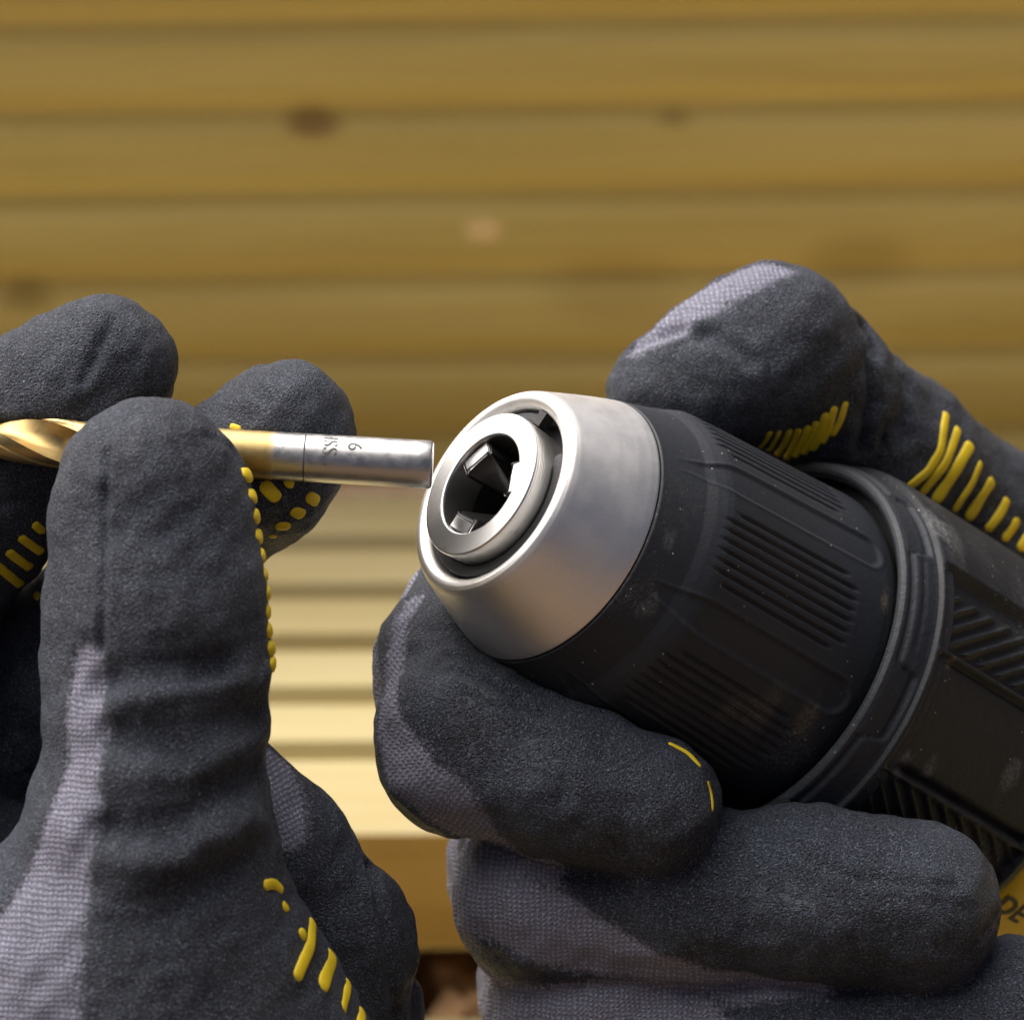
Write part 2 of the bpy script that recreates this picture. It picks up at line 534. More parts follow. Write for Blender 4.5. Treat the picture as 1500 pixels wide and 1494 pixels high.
# bearer under the flat board
bt = TZ - 0.0282
bv = [(-0.8, front_y + 0.055, -0.07), (0.8, front_y + 0.055, -0.07), (0.8, front_y + 0.105, -0.07), (-0.8, front_y + 0.105, -0.07)]
bv += [(a, b_, bt) for a, b_, _ in bv]
bear = link('timber_bearer', mesh('timber_bearer', bv, box_faces(), False), mat_wood('bearer_pine', (0.55, 0.36, 0.13), (0.45, 0.28, 0.09), seed=5.0),
            label='dark timber bearer in the gap under the flat deck board', cat='timber')
# lower deck, one plank at a time
floor = thing('deck_floor', None, None, rot_mw((0, 0, 0)))
floor['kind'] = 'structure'
pm = None
for k in range(2):
    y1 = HZ - k * 0.127
    if pm is None:
        pm = board_mesh('plank', 0.121, 0.028, 1.6, 0.0187, 0.0155)
        pm.materials.append(mat_wood('floor_pine', seed=7.7))
    o = link('plank', pm, parent=floor)
    o.location = ((k % 3) * 0.13 - 0.1, y1 - 0.121, 0)


def bark_chips():
    vs, fs = [], []
    for k in range(420):
        c = np.array([random.uniform(-0.5, 0.5), random.uniform(0.5475, 0.592), -0.034 + random.random() * 0.03])
        s = np.array([random.uniform(.004, .011), random.uniform(.004, .009), random.uniform(.002, .005)])
        a = rng.normal(size=(3, 3)); q, _ = np.linalg.qr(a)
        base = np.array([(-1, -1, -1), (1, -1, -1), (1, 1, -1), (-1, 1, -1), (-1, -1, 1), (1, -1, 1), (1, 1, 1), (-1, 1, 1)]) * (0.7 + 0.3 * rng.random((8, 3)))
        i0 = len(vs)
        vs += list((base * s) @ q.T + c)
        fs += [tuple(i + i0 for i in f) for f in box_faces()]
    link('bark_mulch', mesh('bark_mulch', vs, fs, False), M_BARK, kind='stuff', label='brown bark chips in the gap under the flat deck board', cat='mulch')


bark_chips()

# ------------------------------------------------------------------ the drill
nx, ny, nz = 0.706, 0.4215, 0.569
AX = np.array([nx, -ny, -nz]); AX /= np.linalg.norm(AX)        # rig direction running back from the nose
E1 = np.array([ny, nx, 0.0]); E1 /= np.linalg.norm(E1)         # up-right, square to the axis
E2 = np.cross(AX, E1); E2 = E2 if E2[2] > 0 else -E2           # towards the viewer
NOSE = P(703, 708, 0)
wx = (E1[0] * RX + E1[1] * RU + E1[2] * RD)
wy = (E2[0] * RX + E2[1] * RU + E2[2] * RD)
wz = (AX[0] * RX + AX[1] * RU + AX[2] * RD)
drill_mw = Matrix(((wx[0], wy[0], wz[0], 0), (wx[1], wy[1], wz[1], 0), (wx[2], wy[2], wz[2], 0), (0, 0, 0, 1)))
nw = W(NOSE)
drill_mw.translation = Vector(nw)
flip = np.dot(np.cross(wx, wy), wz) < 0
drill = thing('power_drill', 'black power drill with a satin metal keyless chuck, gripped in a glove', 'power drill', drill_mw)


def dpart(name, me, mat, parent=None):
    if flip:
        me.flip_normals()
    return link(name, me, mat, parent or drill)


# nose ring
nose = dpart('nose_ring', lathe('nose_ring', [(70, 100), (70, 112), (8, 115.5), (2.5, 115), (0.6, 113.8), (0, 112), (0, 82.5), (0.8, 80.6), (3, 79.4), (60, 79)], 160, sub=3), M_TURN)
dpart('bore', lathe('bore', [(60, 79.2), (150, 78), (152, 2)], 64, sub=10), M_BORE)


def jaw_mesh():
    # cross-section in the tip plane: x radial (inward edge small), y across
    w = 27.0
    o, m_, i = 78.0, 46.0, 12.0
    v = []
    def ring(t, inner, mid_w, tip_w, out_w):
        return [(o, -out_w, t), (o, out_w, t), (m_, mid_w, t), (inner, tip_w, t), (inner, -tip_w, t), (m_, -mid_w, t)]
    v += ring(9, 54, 25, 21, w)           # bright flat end
    v += ring(12, 51, 28, 22, w + 1)
    v += ring(66, 24, 27, 8, w + 1)       # sloped lead-in
    v += ring(140, 20, 27, 7, w + 1)
    v = np.array(v, float) * U
    f = [(0, 1, 2, 3, 4, 5)]
    for k in range(3):
        for j in range(6):
            a = k * 6 + j; b_ = k * 6 + (j + 1) % 6
            f.append((a, b_, b_ + 6, a + 6))
    return mesh('jaw', v, f, False)


jm = jaw_mesh()
import bmesh
bm_ = bmesh.new(); bm_.from_mesh(jm)
bmesh.ops.recalc_face_normals(bm_, faces=bm_.faces)
bm_.faces.ensure_lookup_table()
for q in bm_.faces: q.material_index = 1 if q.index < 7 else 0
bmesh.ops.bevel(bm_, geom=[e for e in bm_.edges if len(e.link_faces) == 2], offset=3.2 * U, segments=3, affect='EDGES', profile=0.5)
for q in bm_.faces: q.smooth = True
bm_.to_mesh(jm); bm_.free()
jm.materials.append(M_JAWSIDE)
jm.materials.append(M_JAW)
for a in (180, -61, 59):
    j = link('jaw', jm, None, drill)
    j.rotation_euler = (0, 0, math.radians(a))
# split ring behind the nose
dpart('snap_ring', lathe('snap_ring', [(36, 117), (35, 119), (35, 131), (37, 133), (46, 133), (46, 117)], 140, sub=6, th0=-318, th1=2), M_RING)
lug = []
for (r0, r1, t0, t1, a0, a1) in ((117, 139, 30, 47, -3, 5),):
    for t in (t0, t1):
        for (r, a) in ((r0, a0), (r1, a0), (r1, a1), (r0, a1)):
            lug.append((r * math.cos(math.radians(a)) * U, r * math.sin(math.radians(a)) * U, t * U))
dpart('ring_lug', mesh('ring_lug', lug, box_faces(), False), M_DARKSTEEL)
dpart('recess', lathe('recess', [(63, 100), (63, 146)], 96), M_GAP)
# satin cone
dpart('chuck_nose_cone', lathe('chuck_nose_cone', [(64, 136), (44, 137.5), (35, 138.5), (29.5, 141), (25.5, 145), (23, 150), (22.6, 155), (25, 160.5), (31, 165.5), (38, 169), (60, 178), (95, 191.8), (125, 203), (145, 210), (155, 213.0), (157.5, 213), (159, 211), (160, 205)], 200, sub=4), M_SATIN)


def sleeve_disp(t, th, R):
    per = 360.0 / 7
    ph = np.mod(th - 27.6, per) + 27.6           # 27.6 .. 79
    d = np.zeros_like(t)
    # six fine grooves
    win = sstep(258, 285, t) * (1 - sstep(522, 540, t))
    for k in range(8):
        c = 52.2 + k * 3.65
        l = win if k not in (0, 7) else sstep(280, 300, t) * (1 - sstep(500, 518, t))
        dist = np.abs(ph - c) * np.pi / 180 * 262
        d -= 4.8 * l * (1 - sstep(1.0, 4.3, dist))
    # wide flute with a rounded end
    cx = (ph - 38.6) * np.pi / 180 * 262
    half_w = 27.0 * (0.35 + 0.65 * sstep(180, 300, t))
    tt = np.maximum(t - (584 - 27), 0)
    sd = np.hypot(cx, tt) - half_w
    fl = sstep(185, 270, t)
    d -= 3.2 * fl * (1 - sstep(-7, 1.5, sd))
    d += 1.0 * sstep(180, 220, t) * np.exp(-((sd - 2.5) / 3.0) ** 2)
    return d


dpart('chuck_sleeve', lathe('chuck_sleeve', [(161, 205), (160.5, 214), (163, 216.5), (170, 218), (200, 226), (235, 236), (250, 244), (266, 250.5), (275, 253), (320, 257), (450, 266), (560, 274.5), (592, 277.5), (606, 277.5), (619, 273.5), (627, 264), (630, 252), (630, 215)], 900, sleeve_disp, sub=4.2, angle=60), M_SLEEVE)
dpart('bearing_gap', lathe('bearing_gap', [(618, 235), (640, 238), (641, 300)], 96), M_GAP)


def collar_disp(t, th, R):
    a = np.mod(th, 360)
    step = sstep(15, 18, a) * (1 - sstep(38, 40, a)) + sstep(73, 75, a) * (1 - sstep(93, 96, a)) + sstep(150, 153, a) * (1 - sstep(175, 177, a))
    edge = 608 + 35 * step
    d = 4.0 * sstep(edge - 3, edge + 3, t)
    d -= 2.6 * np.exp(-((t - (edge - 6)) / 3.5) ** 2)
    two = sstep(40, 42, a) * (1 - sstep(66, 70, a))
    d -= 2.4 * two * np.exp(-((t - 624) / 3.5) ** 2)
    return d


dpart('gearbox_collar', lathe('gearbox_collar', [(645, 296), (600, 296), (591, 298), (587, 303), (587, 309), (591, 315), (600, 318), (620, 320), (645, 324), (664, 330), (680, 331)], 540, collar_disp, sub=3.5, angle=70), M_COLLAR)


def body_disp(t, th, R):
    a = np.mod(th, 360)
    lon = sstep(657, 668, t) * (1 - sstep(985, 996, t))
    d = np.zeros_like(t)
    # upper recess with slanting ribs
    rec = sstep(39.5, 43, a) * (1 - sstep(63.5, 65.5, a))
    ribs = np.mod((a + t * 0.116) / 4.5, 1.0)
    rib = np.clip(1 - np.abs(ribs - 0.5) * 4.4, 0, 1)
    rin = sstep(46, 47.5, a) * (1 - sstep(62, 63.5, a)) * sstep(674, 680, t)
    d += lon * rec * (-17 + 9 * rib * rin)
    # flat panel
    pan = sstep(65.5, 68, a) * (1 - sstep(95.5, 97, a))
    d += lon * pan * (-9)
    d += lon * (-7) * np.exp(-((a - 66.8) / 0.7) ** 2)
    d += lon * (-22) * np.exp(-((a - 97.3) / 1.1) ** 2)
    rec2 = sstep(99, 101, a) * (1 - sstep(125, 128, a))
    ribs2 = np.mod((a - t * 0.116) / 4.5, 1.0)
    rib2 = np.clip(1 - np.abs(ribs2 - 0.5) * 4.4, 0, 1)
    d += lon * rec2 * (-14 + 9 * rib2)
    return d


dpart('gearbox_housing', lathe('gearbox_housing', [(650, 310), (650, 329), (653, 337), (660, 341), (680, 343), (900, 346), (1000, 346), (1012, 343), (1017, 334), (1017, 322)], 1080, body_disp, sub=4.5, angle=70), M_BODY)
yh = dpart('motor_housing', lathe('motor_housing', [(1010, 300), (1011, 338), (1018, 342), (1200, 348), (1500, 352), (1900, 345), (2080, 320), (2150, 260), (2170, 120), (2172, 2)], 120, sub=40, angle=50), M_YHOUSE)


def text_mesh(name, body, size, bold=0.012):
    cu = bpy.data.curves.new(name, 'FONT')
    cu.body = body
    cu.size = size
    cu.resolution_u = 3
    cu.offset = size * bold
    o = bpy.data.objects.new(name + '_tmp', cu)
    C.objects.link(o)
    bpy.context.view_layer.update()
    me = bpy.data.meshes.new_from_object(o.evaluated_get(bpy.context.evaluated_depsgraph_get()))
    bpy.data.objects.remove(o)
    bpy.data.curves.remove(cu)
    me.name = name
    return me


def wrap_drill(me, t0, th0, R):
    """text plane (x along +t, y towards smaller theta) laid on the housing"""
    for v in me.vertices:
        t = t0 + v.co.x
        a = math.radians(th0) - v.co.y / R
        v.co = Vector((R * math.cos(a) * U, R * math.sin(a) * U, t * U))
    me.update()


# ------------------------------------------------------------------ the bit
BIT_END = P(634, 681, 0)
BIT_L = P(50, 647.5, 0)
bx = (BIT_END - BIT_L); bx /= np.linalg.norm(bx)
by = np.cross([0, 0, 1.0], bx)
bz = np.array([0, 0, 1.0])
cols = [sum(v[i] * q for i, q in enumerate((RX, RU, RD))) for v in (bx, by, bz)]
bit_mw = Matrix(((cols[0][0], cols[1][0], cols[2][0], 0), (cols[0][1], cols[1][1], cols[2][1], 0), (cols[0][2], cols[1][2], cols[2][2], 0), (0, 0, 0, 1)))
bit_mw.translation = Vector(W(BIT_END))
bit = thing('drill_bit', 'gold drill bit with bare steel shank pinched between gloved thumb and fingers', 'drill bit', bit_mw)
BR = 35.5


def bit_shank():
    prof = [(0, 1), (0, 31.5), (-1.2, 33.8), (-4, BR)] + [(-x, BR) for x in range(20, 500, 20)]
    prof = np.array(prof, float)
    n = 64
    th = np.linspace(0, 2 * np.pi, n, endpoint=False)
    v = np.stack([prof[:, 0][:, None] + 0 * th, prof[:, 1][:, None] * np.cos(th), prof[:, 1][:, None] * np.sin(th)], -1).reshape(-1, 3) * U
    return mesh('shank', v, grid_faces(len(prof), n, True)[:, ::-1], True, 40)


def bit_flutes():
    """helically swept section with two flutes, lands with a narrow margin"""
    n, L0, L1 = 96, 480.0, 1120.0
    xs = np.linspace(-L0, -L1, 220)
    a = np.linspace(0, 2 * np.pi, n, endpoint=False)
    # section: two round flutes cut from the circle
    px_, py_ = np.cos(a), np.sin(a)
    r = np.ones(n)
    for s in (1, -1):
        for q in range(n):
            # ray / circle removal: flute circle centre (0, s*0.98) radius 0.78
            cx, cy, fr = 0.22 * s, 0.98 * s, 0.80
            dx, dy = px_[q], py_[q]
            bb = dx * cx + dy * cy
            cc = cx * cx + cy * cy - fr * fr
            disc = bb * bb - cc
            if disc > 0 and bb > 0:
                t = bb - math.sqrt(disc)
                if 0 < t < r[q]:
                    r[q] = max(t, 0.2)
    # relief behind the margin
    ang = np.mod(a + 0.30, np.pi)
    r = np.where((r > 0.99) & (ang > 0.34), 0.93, r)
    pitch = 430.0
    V = []
    for x in xs:
        k = min(1.0, (-x - L0) / 60.0)
        rr = (1 - k) + k * r
        if -x > 1060:
            rr = rr * max(0.02, (1120 + x) / 60.0)
        tw = 2 * np.pi * x / pitch + 1.9
        V.append(np.stack([np.full(n, x), rr * BR * np.cos(a + tw), rr * BR * np.sin(a + tw)], -1))
    v = np.concatenate(V) * U
    return mesh('fluted_body', v, grid_faces(len(xs), n, True)[:, ::-1], True, 45)


link('shank', bit_shank(), M_BIT, bit)
link('fluted_body', bit_flutes(), M_BIT, bit)


def bit_text(body, size, xpos, a0):
    """characters stacked round the shank: text x runs down the near side, y points to the shank end"""
    me = text_mesh('size_marking', body, size)
    R = BR + 0.25
    for v in me.vertices:
        x = xpos + v.co.y
        an = a0 - v.co.x / R
        v.co = Vector((x * U, R * math.sin(an) * U, R * math.cos(an) * U))
    me.update()
    me.materials.append(M_ETCH)
    return link('size_marking', me, None, bit)


def bit_ring():
    n = 60
    th = np.linspace(0, 2 * np.pi, n, endpoint=False)
    v = []
    for x in (-188.5, -186.2):
        for q in th:
            v.append((x, (BR + 0.2) * math.cos(q), (BR + 0.2) * math.sin(q)))
    link('scored_line', mesh('scored_line', np.array(v) * U, grid_faces(2, n, True)[:, ::-1], True), M_ETCH, bit)


bit_ring()
bit_text('HSS', 30, -160, 1.50)
bit_text('6', 30, -124, 0.80)

# ------------------------------------------------------------------ gloves: distance fields turned into one continuous skin
VOX = 5.0


def smin(a, b, k):
    h = np.maximum(k - np.abs(a - b), 0) / k
    return np.minimum(a, b) - h * h * k * 0.25


def cap_d(X, Y, Z, a, ra, b, rb):
    ab = b - a
    L2 = max(float(ab @ ab), 1e-6)
    px, py, pz = X - a[0], Y - a[1], Z - a[2]
    h = np.clip((px * ab[0] + py * ab[1] + pz * ab[2]) / L2, 0, 1)
    d = np.sqrt((px - h * ab[0]) ** 2 + (py - h * ab[1]) ** 2 + (pz - h * ab[2]) ** 2)
    return d - (ra + h * (rb - ra))


class Digit:
    """chain of (x, y, d, r) points in picture/depth terms, k = blend inside the digit"""
    def __init__(s, pts, k=40, dents=(), extra=()):
        s.k = k
        s.seg = []
        q = [(p[0].astype(np.float32), p[1]) if len(p) == 2 else (P(*p[:3]).astype(np.float32), p[3] * (D0 - p[2]) / D0) for p in pts]
        if len(q) == 1: s.seg.append((q[0][0], q[0][1], q[0][0] + 0.1, q[0][1]))
        for i in range(len(q) - 1):
            s.seg.append((q[i][0], q[i][1], q[i + 1][0], q[i + 1][1]))
        for e in extra:
            a, b = e
            g = lambda p: (p[0].astype(np.float32), p[1]) if len(p) == 2 else (P(*p[:3]).astype(np.float32), p[3] * (D0 - p[2]) / D0)
            s.seg.append((*g(a), *g(b)))
        s.dents = dents


def build_glove(name, digits, kall, box, cut=None, mask=(), noise_amp=2.0, seed=1, creases=()):
    (x0, x1), (y0, y1), (z0, z1) = box
    ax = np.arange(x0, x1, VOX, dtype=np.float32)
    ay = np.arange(y0, y1, VOX, dtype=np.float32)
    az = np.arange(z0, z1, VOX, dtype=np.float32)
    D = np.full((len(ax), len(ay), len(az)), 200.0, np.float32)

    def sub(lo, hi):
        sl = []
        for a, l, h in ((ax, lo[0], hi[0]), (ay, lo[1], hi[1]), (az, lo[2], hi[2])):
            i0 = max(0, int(np.searchsorted(a, l))); i1 = min(len(a), int(np.searchsorted(a, h)))
            sl.append(slice(i0, max(i1, i0)))
        return tuple(sl)

    for dg in digits:
        lo = np.min([np.minimum(a - ra, b - rb) for a, ra, b, rb in dg.seg], 0) - 70
        hi = np.max([np.maximum(a + ra, b + rb) for a, ra, b, rb in dg.seg], 0) + 70
        s = sub(lo, hi)
        if D[s].size == 0: continue
        X, Y, Z = ax[s[0]][:, None, None], ay[s[1]][None, :, None], az[s[2]][None, None, :]
        f = None
        for a, ra, b, rb in dg.seg:
            c = cap_d(X, Y, Z, a, ra, b, rb)
            f = c if f is None else smin(f, c, dg.k)
        fam = dg.dents
        if len(fam) and isinstance(fam[0], list):
            up = np.zeros_like(f); dn = np.zeros_like(f)
            for (a, b, w, dep) in fam[0]:
                c = cap_d(X, Y, Z, P(*a).astype(np.float32), 0.0, P(*b).astype(np.float32), 0.0)
                e = abs(dep) * np.exp(-(c / w) ** 2)
                if dep > 0: up = np.maximum(up, e)
                else: dn = np.maximum(dn, e)
            f = f + up - dn
            fam = ()
        for (a, b, w, dep) in fam:
            pa, pb = P(*a).astype(np.float32), P(*b).astype(np.float32)
            c = cap_d(X, Y, Z, pa, 0.0, pb, 0.0)
            f = f + dep * np.exp(-(c / w) ** 2)
        D[s] = smin(D[s], f, kall)
    if cut is not None:
        X, Y, Z = ax[:, None, None], ay[None, :, None], az[None, None, :]
        c = cut(X, Y, Z)
        D = -smin(-D, c, 8.0)          # keep out of the tool
    gr = openvdb.FloatGrid(200.0)
    gr.copyFromArray(D)
    pts, quads = gr.convertToQuads(0.0)
    pts = pts.astype(np.float64) * VOX + np.array([x0, y0, z0])
    # keep the largest connected piece only
    if len(quads) == 0: raise RuntimeError('empty glove')
    lab = np.arange(len(pts))
    e = np.concatenate([quads[:, [0, 1]], quads[:, [1, 2]], quads[:, [2, 3]]])
    while True:
        m = lab.copy()
        np.minimum.at(m, e[:, 0], lab[e[:, 1]]); np.minimum.at(m, e[:, 1], lab[e[:, 0]])
        m = m[m]; m = m[m]
        if np.array_equal(m, lab): break
        lab = m
    u, cnt = np.unique(lab, return_counts=True)
    keep = lab == u[np.argmax(cnt)]
    print(name, 'pieces', len(u), 'verts', len(pts), 'kept', keep.sum())
    idx = np.cumsum(keep) - 1
    quads = idx[quads[keep[quads[:, 0]]]]
    pts = pts[keep]

    def vnormals(p):
        n = np.zeros_like(p)
        fn = np.cross(p[quads[:, 2]] - p[quads[:, 0]], p[quads[:, 3]] - p[quads[:, 1]])
        for j in range(4): np.add.at(n, quads[:, j], fn)
        return n / np.maximum(np.linalg.norm(n, axis=1, keepdims=True), 1e-9)

    # relax the voxel steps a little
    for it in range(3):
        acc = np.zeros_like(pts); ct = np.zeros(len(pts))
        for j in range(4):
            np.add.at(acc, quads[:, j], pts[quads[:, (j + 1) % 4]]); np.add.at(ct, quads[:, j], 1)
            np.add.at(acc, quads[:, j], pts[quads[:, (j - 1) % 4]]); np.add.at(ct, quads[:, j], 1)
        av = acc / ct[:, None]
        pts = pts + (0.6 if it % 2 == 0 else -0.35) * (av - pts)
    N = vnormals(pts)
    inside_c = N[np.argmax(pts[:, 1])][1] < 0
    if inside_c:
        quads = quads[:, ::-1]; N = -N
    # nearest segment coordinates for the knit
    best = np.full(len(pts), 1e9); kuv = np.zeros((len(pts), 3))
    for dg in digits:
        gax = (dg.seg[min(2, len(dg.seg) - 1)][2] - dg.seg[0][0]).astype(float); gax[2] = 0; gax /= max(np.linalg.norm(gax), 1e-6)
        r2 = np.cross(gax, [0, 0, 1.0])
        for a, ra, b, rb in dg.seg:
            c = cap_d(pts[:, 0], pts[:, 1], pts[:, 2], a.astype(float), ra, b.astype(float), rb)
            m = c < best
            best[m] = c[m]
            kuv[m, 0] = (pts @ r2)[m]; kuv[m, 1] = (pts @ gax)[m]
    # soft unevenness of worn cloth
    r = np.random.default_rng(seed)
    for wl, amp in ((170, 2.3), (95, 1.7), (52, 1.3), (30, 0.75)):
        acc = np.zeros(len(pts))
        for q in range(10):
            dv = r.normal(size=3); dv /= np.linalg.norm(dv)
            acc += np.sin(pts @ dv * (2 * np.pi / (wl * r.uniform(0.75, 1.3))) + r.uniform(0, 6.28))
        pts = pts + N * (acc / 3.2 * amp * noise_amp / 2.0)[:, None]
    bvh = BVHTree.FromPolygons([Vector(v) for v in pts], quads.tolist())
    # which places are bare knit: signed distance, negative inside
    km = np.full(len(pts), 60.0)
    for mk in mask:
        q = []
        for p in mk:
            if p[2] is None:
                h = shoot(bvh, p[0], p[1])
                if h is None: continue
                q.append((np.array(h[0]), p[3]))
            else:
                q.append((P(*p[:3]), p[3]))
        for i in range(len(q) - 1):
            km = smin(km, cap_d(pts[:, 0], pts[:, 1], pts[:, 2], q[i][0], q[i][1], q[i + 1][0], q[i + 1][1]), 14.0)
    lift = 3.2 * sstep(-3, 7, km)
    pts = pts + N * lift[:, None]
    for poly, w, dep in creases:
        q = []
        for (xa, ya), (xb, yb) in zip(poly[:-1], poly[1:]):
            for f in np.linspace(0, 1, 6):
                h = shoot(bvh, xa + (xb - xa) * f, ya + (yb - ya) * f)
                if h is not None: q.append(np.array(h[0]))
        dm = np.full(len(pts), 1e9)
        for a, b in zip(q[:-1], q[1:]):
            if np.linalg.norm(b - a) < 60:
                dm = np.minimum(dm, cap_d(pts[:, 0], pts[:, 1], pts[:, 2], a, 0.0, b, 0.0))
        # one lip stands, the middle sinks
        pts = pts - N * (dep * (np.exp(-(dm / w) ** 2) - 0.28 * np.exp(-((dm - 2.1 * w) / w) ** 2)))[:, None]
    bvh = BVHTree.FromPolygons([Vector(v) for v in pts], quads.tolist())
    return pts, quads, km, kuv, bvh


def shoot(bvh, x, y):
    o = Vector((0, 0, D0))
    d = Vector(P(x, y, 0)) - o
    d.normalize()
    h = bvh.ray_cast(o, d)
    return None if h[0] is None else (h[0], h[1])


def glove_object(data, root, base):
    pts, quads, km, kuv, bvh = data
    me = bpy.data.meshes.new('glove')
    v = (W(pts) - base).astype(np.float32)
    me.vertices.add(len(v)); me.vertices.foreach_set('co', v.ravel())
    me.loops.add(quads.size); me.loops.foreach_set('vertex_index', quads.astype(np.int32).ravel())
    me.polygons.add(len(quads))
    me.polygons.foreach_set('loop_start', np.arange(0, quads.size, 4, dtype=np.int32))
    me.polygons.foreach_set('use_smooth', np.ones(len(quads), bool))
    me.update(calc_edges=True)
    me.validate()
    a = me.attributes.new('knit', 'FLOAT', 'POINT'); a.data.foreach_set('value', km.astype(np.float32))
    a = me.attributes.new('kuv', 'FLOAT_VECTOR', 'POINT'); a.data.foreach_set('vector', kuv.astype(np.float32).ravel())
    return link('glove', me, M_GLOVE, root)


def bar_mesh(pts, nrm, w, h=None):
    """rounded raised strip through surface points"""
    pts = np.array(pts, float); nrm = np.array(nrm, float)
    h = h if h is not None else min(0.3 * w, 4.6)
    n = len(pts)
    T = np.gradient(pts, axis=0)
    T /= np.maximum(np.linalg.norm(T, axis=1, keepdims=True), 1e-9)
    S = np.cross(T, nrm); S /= np.maximum(np.linalg.norm(S, axis=1, keepdims=True), 1e-9)
    L = np.concatenate([[0], np.cumsum(np.linalg.norm(np.diff(pts, axis=0), axis=1))])
    V = []
    m = 9
    for i in range(n):
        e = min(L[i], L[-1] - L[i])
        q = min(1.0, e / (0.5 * w)) if w > 0 else 1
        sc = math.sqrt(max(0.0, 1 - (1 - q) ** 2))
        sc = max(sc, 0.03)
        for k in range(m):
            a = math.pi * k / (m - 1)
            ca, sa = math.cos(a), math.sin(a)
            ss = np.sign(sa) * abs(sa) ** 0.7
            V.append(pts[i] + S[i] * (0.5 * w * sc * ca) + nrm[i] * (h * sc ** 0.7 * ss - 1.2))
    f = grid_faces(n, m, False)
    f = f[:, ::-1] if True else f
    return np.array(V), f


def bar_from_px(bvh, poly, w, root, base, h=None, clampd=None, dmin=None):
    q = np.array(poly, float)
    L = np.concatenate([[0], np.cumsum(np.hypot(*np.diff(q, axis=0).T))])
    n = max(9, int(L[-1] / 4))
    # ends crowded so that they round off
    s = 0.5 - 0.5 * np.cos(np.linspace(0, np.pi, n))
    s = 0.5 * s + 0.5 * np.linspace(0, 1, n)
    xs = np.interp(s * L[-1], L, q[:, 0]); ys = np.interp(s * L[-1], L, q[:, 1])
    pts, nr = [], []
    for x, y in zip(xs, ys):
        hit = shoot(bvh, x, y)
        if hit is None or (clampd is not None and hit[0][2] > clampd) or (dmin is not None and hit[0][2] < dmin): continue
        pts.append(hit[0]); nr.append(hit[1])
    if len(pts) < 4: return
    pts = np.array(pts); nr = np.array(nr)
    dz = np.abs(np.diff(pts[:, 2]))
    if dz.max() > 120: return
    bar_build(pts, nr, w, root, base, h)


def bar_build(pts, nr, w, root, base, h=None):
    pts = np.array(pts); nr = np.array(nr)
    for _ in range(2):
        nr[1:-1] = (nr[:-2] + nr[1:-1] + nr[2:]) / 3
        pts[1:-1] = (pts[:-2] + 2 * pts[1:-1] + pts[2:]) / 4
    nr /= np.linalg.norm(nr, axis=1, keepdims=True)
    V, f = bar_mesh(pts, nr, w, h)
    me = mesh('grip_bar', W(V) - base, f, True)
    link('grip_bar', me, M_YEL, root)


def bar_round(bvh, c, dirs, w, root, base, h=None):
    """bar laid where rays from outside towards c meet the glove"""
    pts, nr = [], []
    for d in dirs:
        d = np.array(d, float); d /= np.linalg.norm(d)
        o = Vector(c + d * 420)
        hit = bvh.ray_cast(o, Vector(-d))
        if hit[0] is None: continue
        pts.append(hit[0]); nr.append(hit[1])
    if len(pts) < 4: return
    bar_build(pts, nr, w, root, base, h)


def drill_cut(X, Y, Z):
    """distance-like field of the tool, used to press the glove against it"""
    px, py, pz = X - NOSE[0], Y - NOSE[1], Z - NOSE[2]
    t = px * AX[0] + py * AX[1] + pz * AX[2]
    rr = np.sqrt(np.maximum(px * px + py * py + pz * pz - t * t, 0))
    R = np.interp(t, [0, 25, 30, 158, 200, 270, 580, 588, 600, 650, 660, 1060, 1900, 2172], [115, 116, 164, 215, 228, 254, 280, 312, 322, 330, 348, 350, 356, 200]).astype(np.float32)
    return np.maximum(np.maximum(rr - R, -t), t - 2172) + 2.0


def DR(t, R, th, r):
    a = math.radians(th)
    return (NOSE + AX * t + R * (math.cos(a) * E1 + math.sin(a) * E2), r)


# ---------------------------------------------- right-hand side: the hand round the chuck
RD_ = dict(
    thumb=Digit([(984, 582, -430, 94), (1055, 550, -425, 106), (1136, 509, -440, 112), (1190, 575, -520, 112), (1300, 676, -640, 122), (1425, 780, -780, 128), (1650, 1010, -860, 170)], 45,
                dents=[((1262, 470, -440), (1285, 640, -470), 16, 16), ((1000, 480, -350), (940, 500, -360), 10, 5), ((1030, 492, -330), (1105, 500, -330), 16, 6),
                       ((1315, 500, -600), (1330, 640, -560), 14, 7)]),
    index=Digit([(948, 1180, -58, 106), (830, 1140, -70, 112), (688, 1088, -120, 128), (672, 985, -240, 116), (706, 920, -360, 116), (900, 960, -560, 130)], 50,
                dents=[((740, 1030, -20), (800, 1060, 0), 18, 6), ((700, 1010, -60), (765, 1035, -30), 12, 5)]),
    middle=Digit([(1338, 1328, -110, 125), (1180, 1310, -115, 120), (1000, 1310, -140, 118), (815, 1312, -210, 140), (800, 1270, -420, 135), (1000, 1250, -640, 150)], 50,
                 dents=[((1400, 1405, 0), (1470, 1330, -60), 12, 4)]),
    ring=Digit([(1500, 1497, -170, 126), (1150, 1522, -185, 121), (860, 1480, -260, 138), (850, 1440, -480, 140), (1050, 1400, -680, 160)], 50),
    little=Digit([(1560, 1640, -180, 120), (1200, 1690, -230, 120), (960, 1660, -320, 130), (980, 1600, -560, 150)], 50),
    palm=Digit([DR(520, 430, -140, 150), DR(760, 500, -120, 190), DR(1000, 560, -95, 210), DR(1400, 760, -90, 230), DR(1900, 1150, -90, 240)], 90,
               extra=[(DR(1000, 540, -60, 170), DR(1000, 560, -95, 210)), (DR(1000, 540, -60, 170), (1650, 990, -860, 150)), (DR(620, 470, -160, 140), DR(1000, 560, -130, 200))]),
)
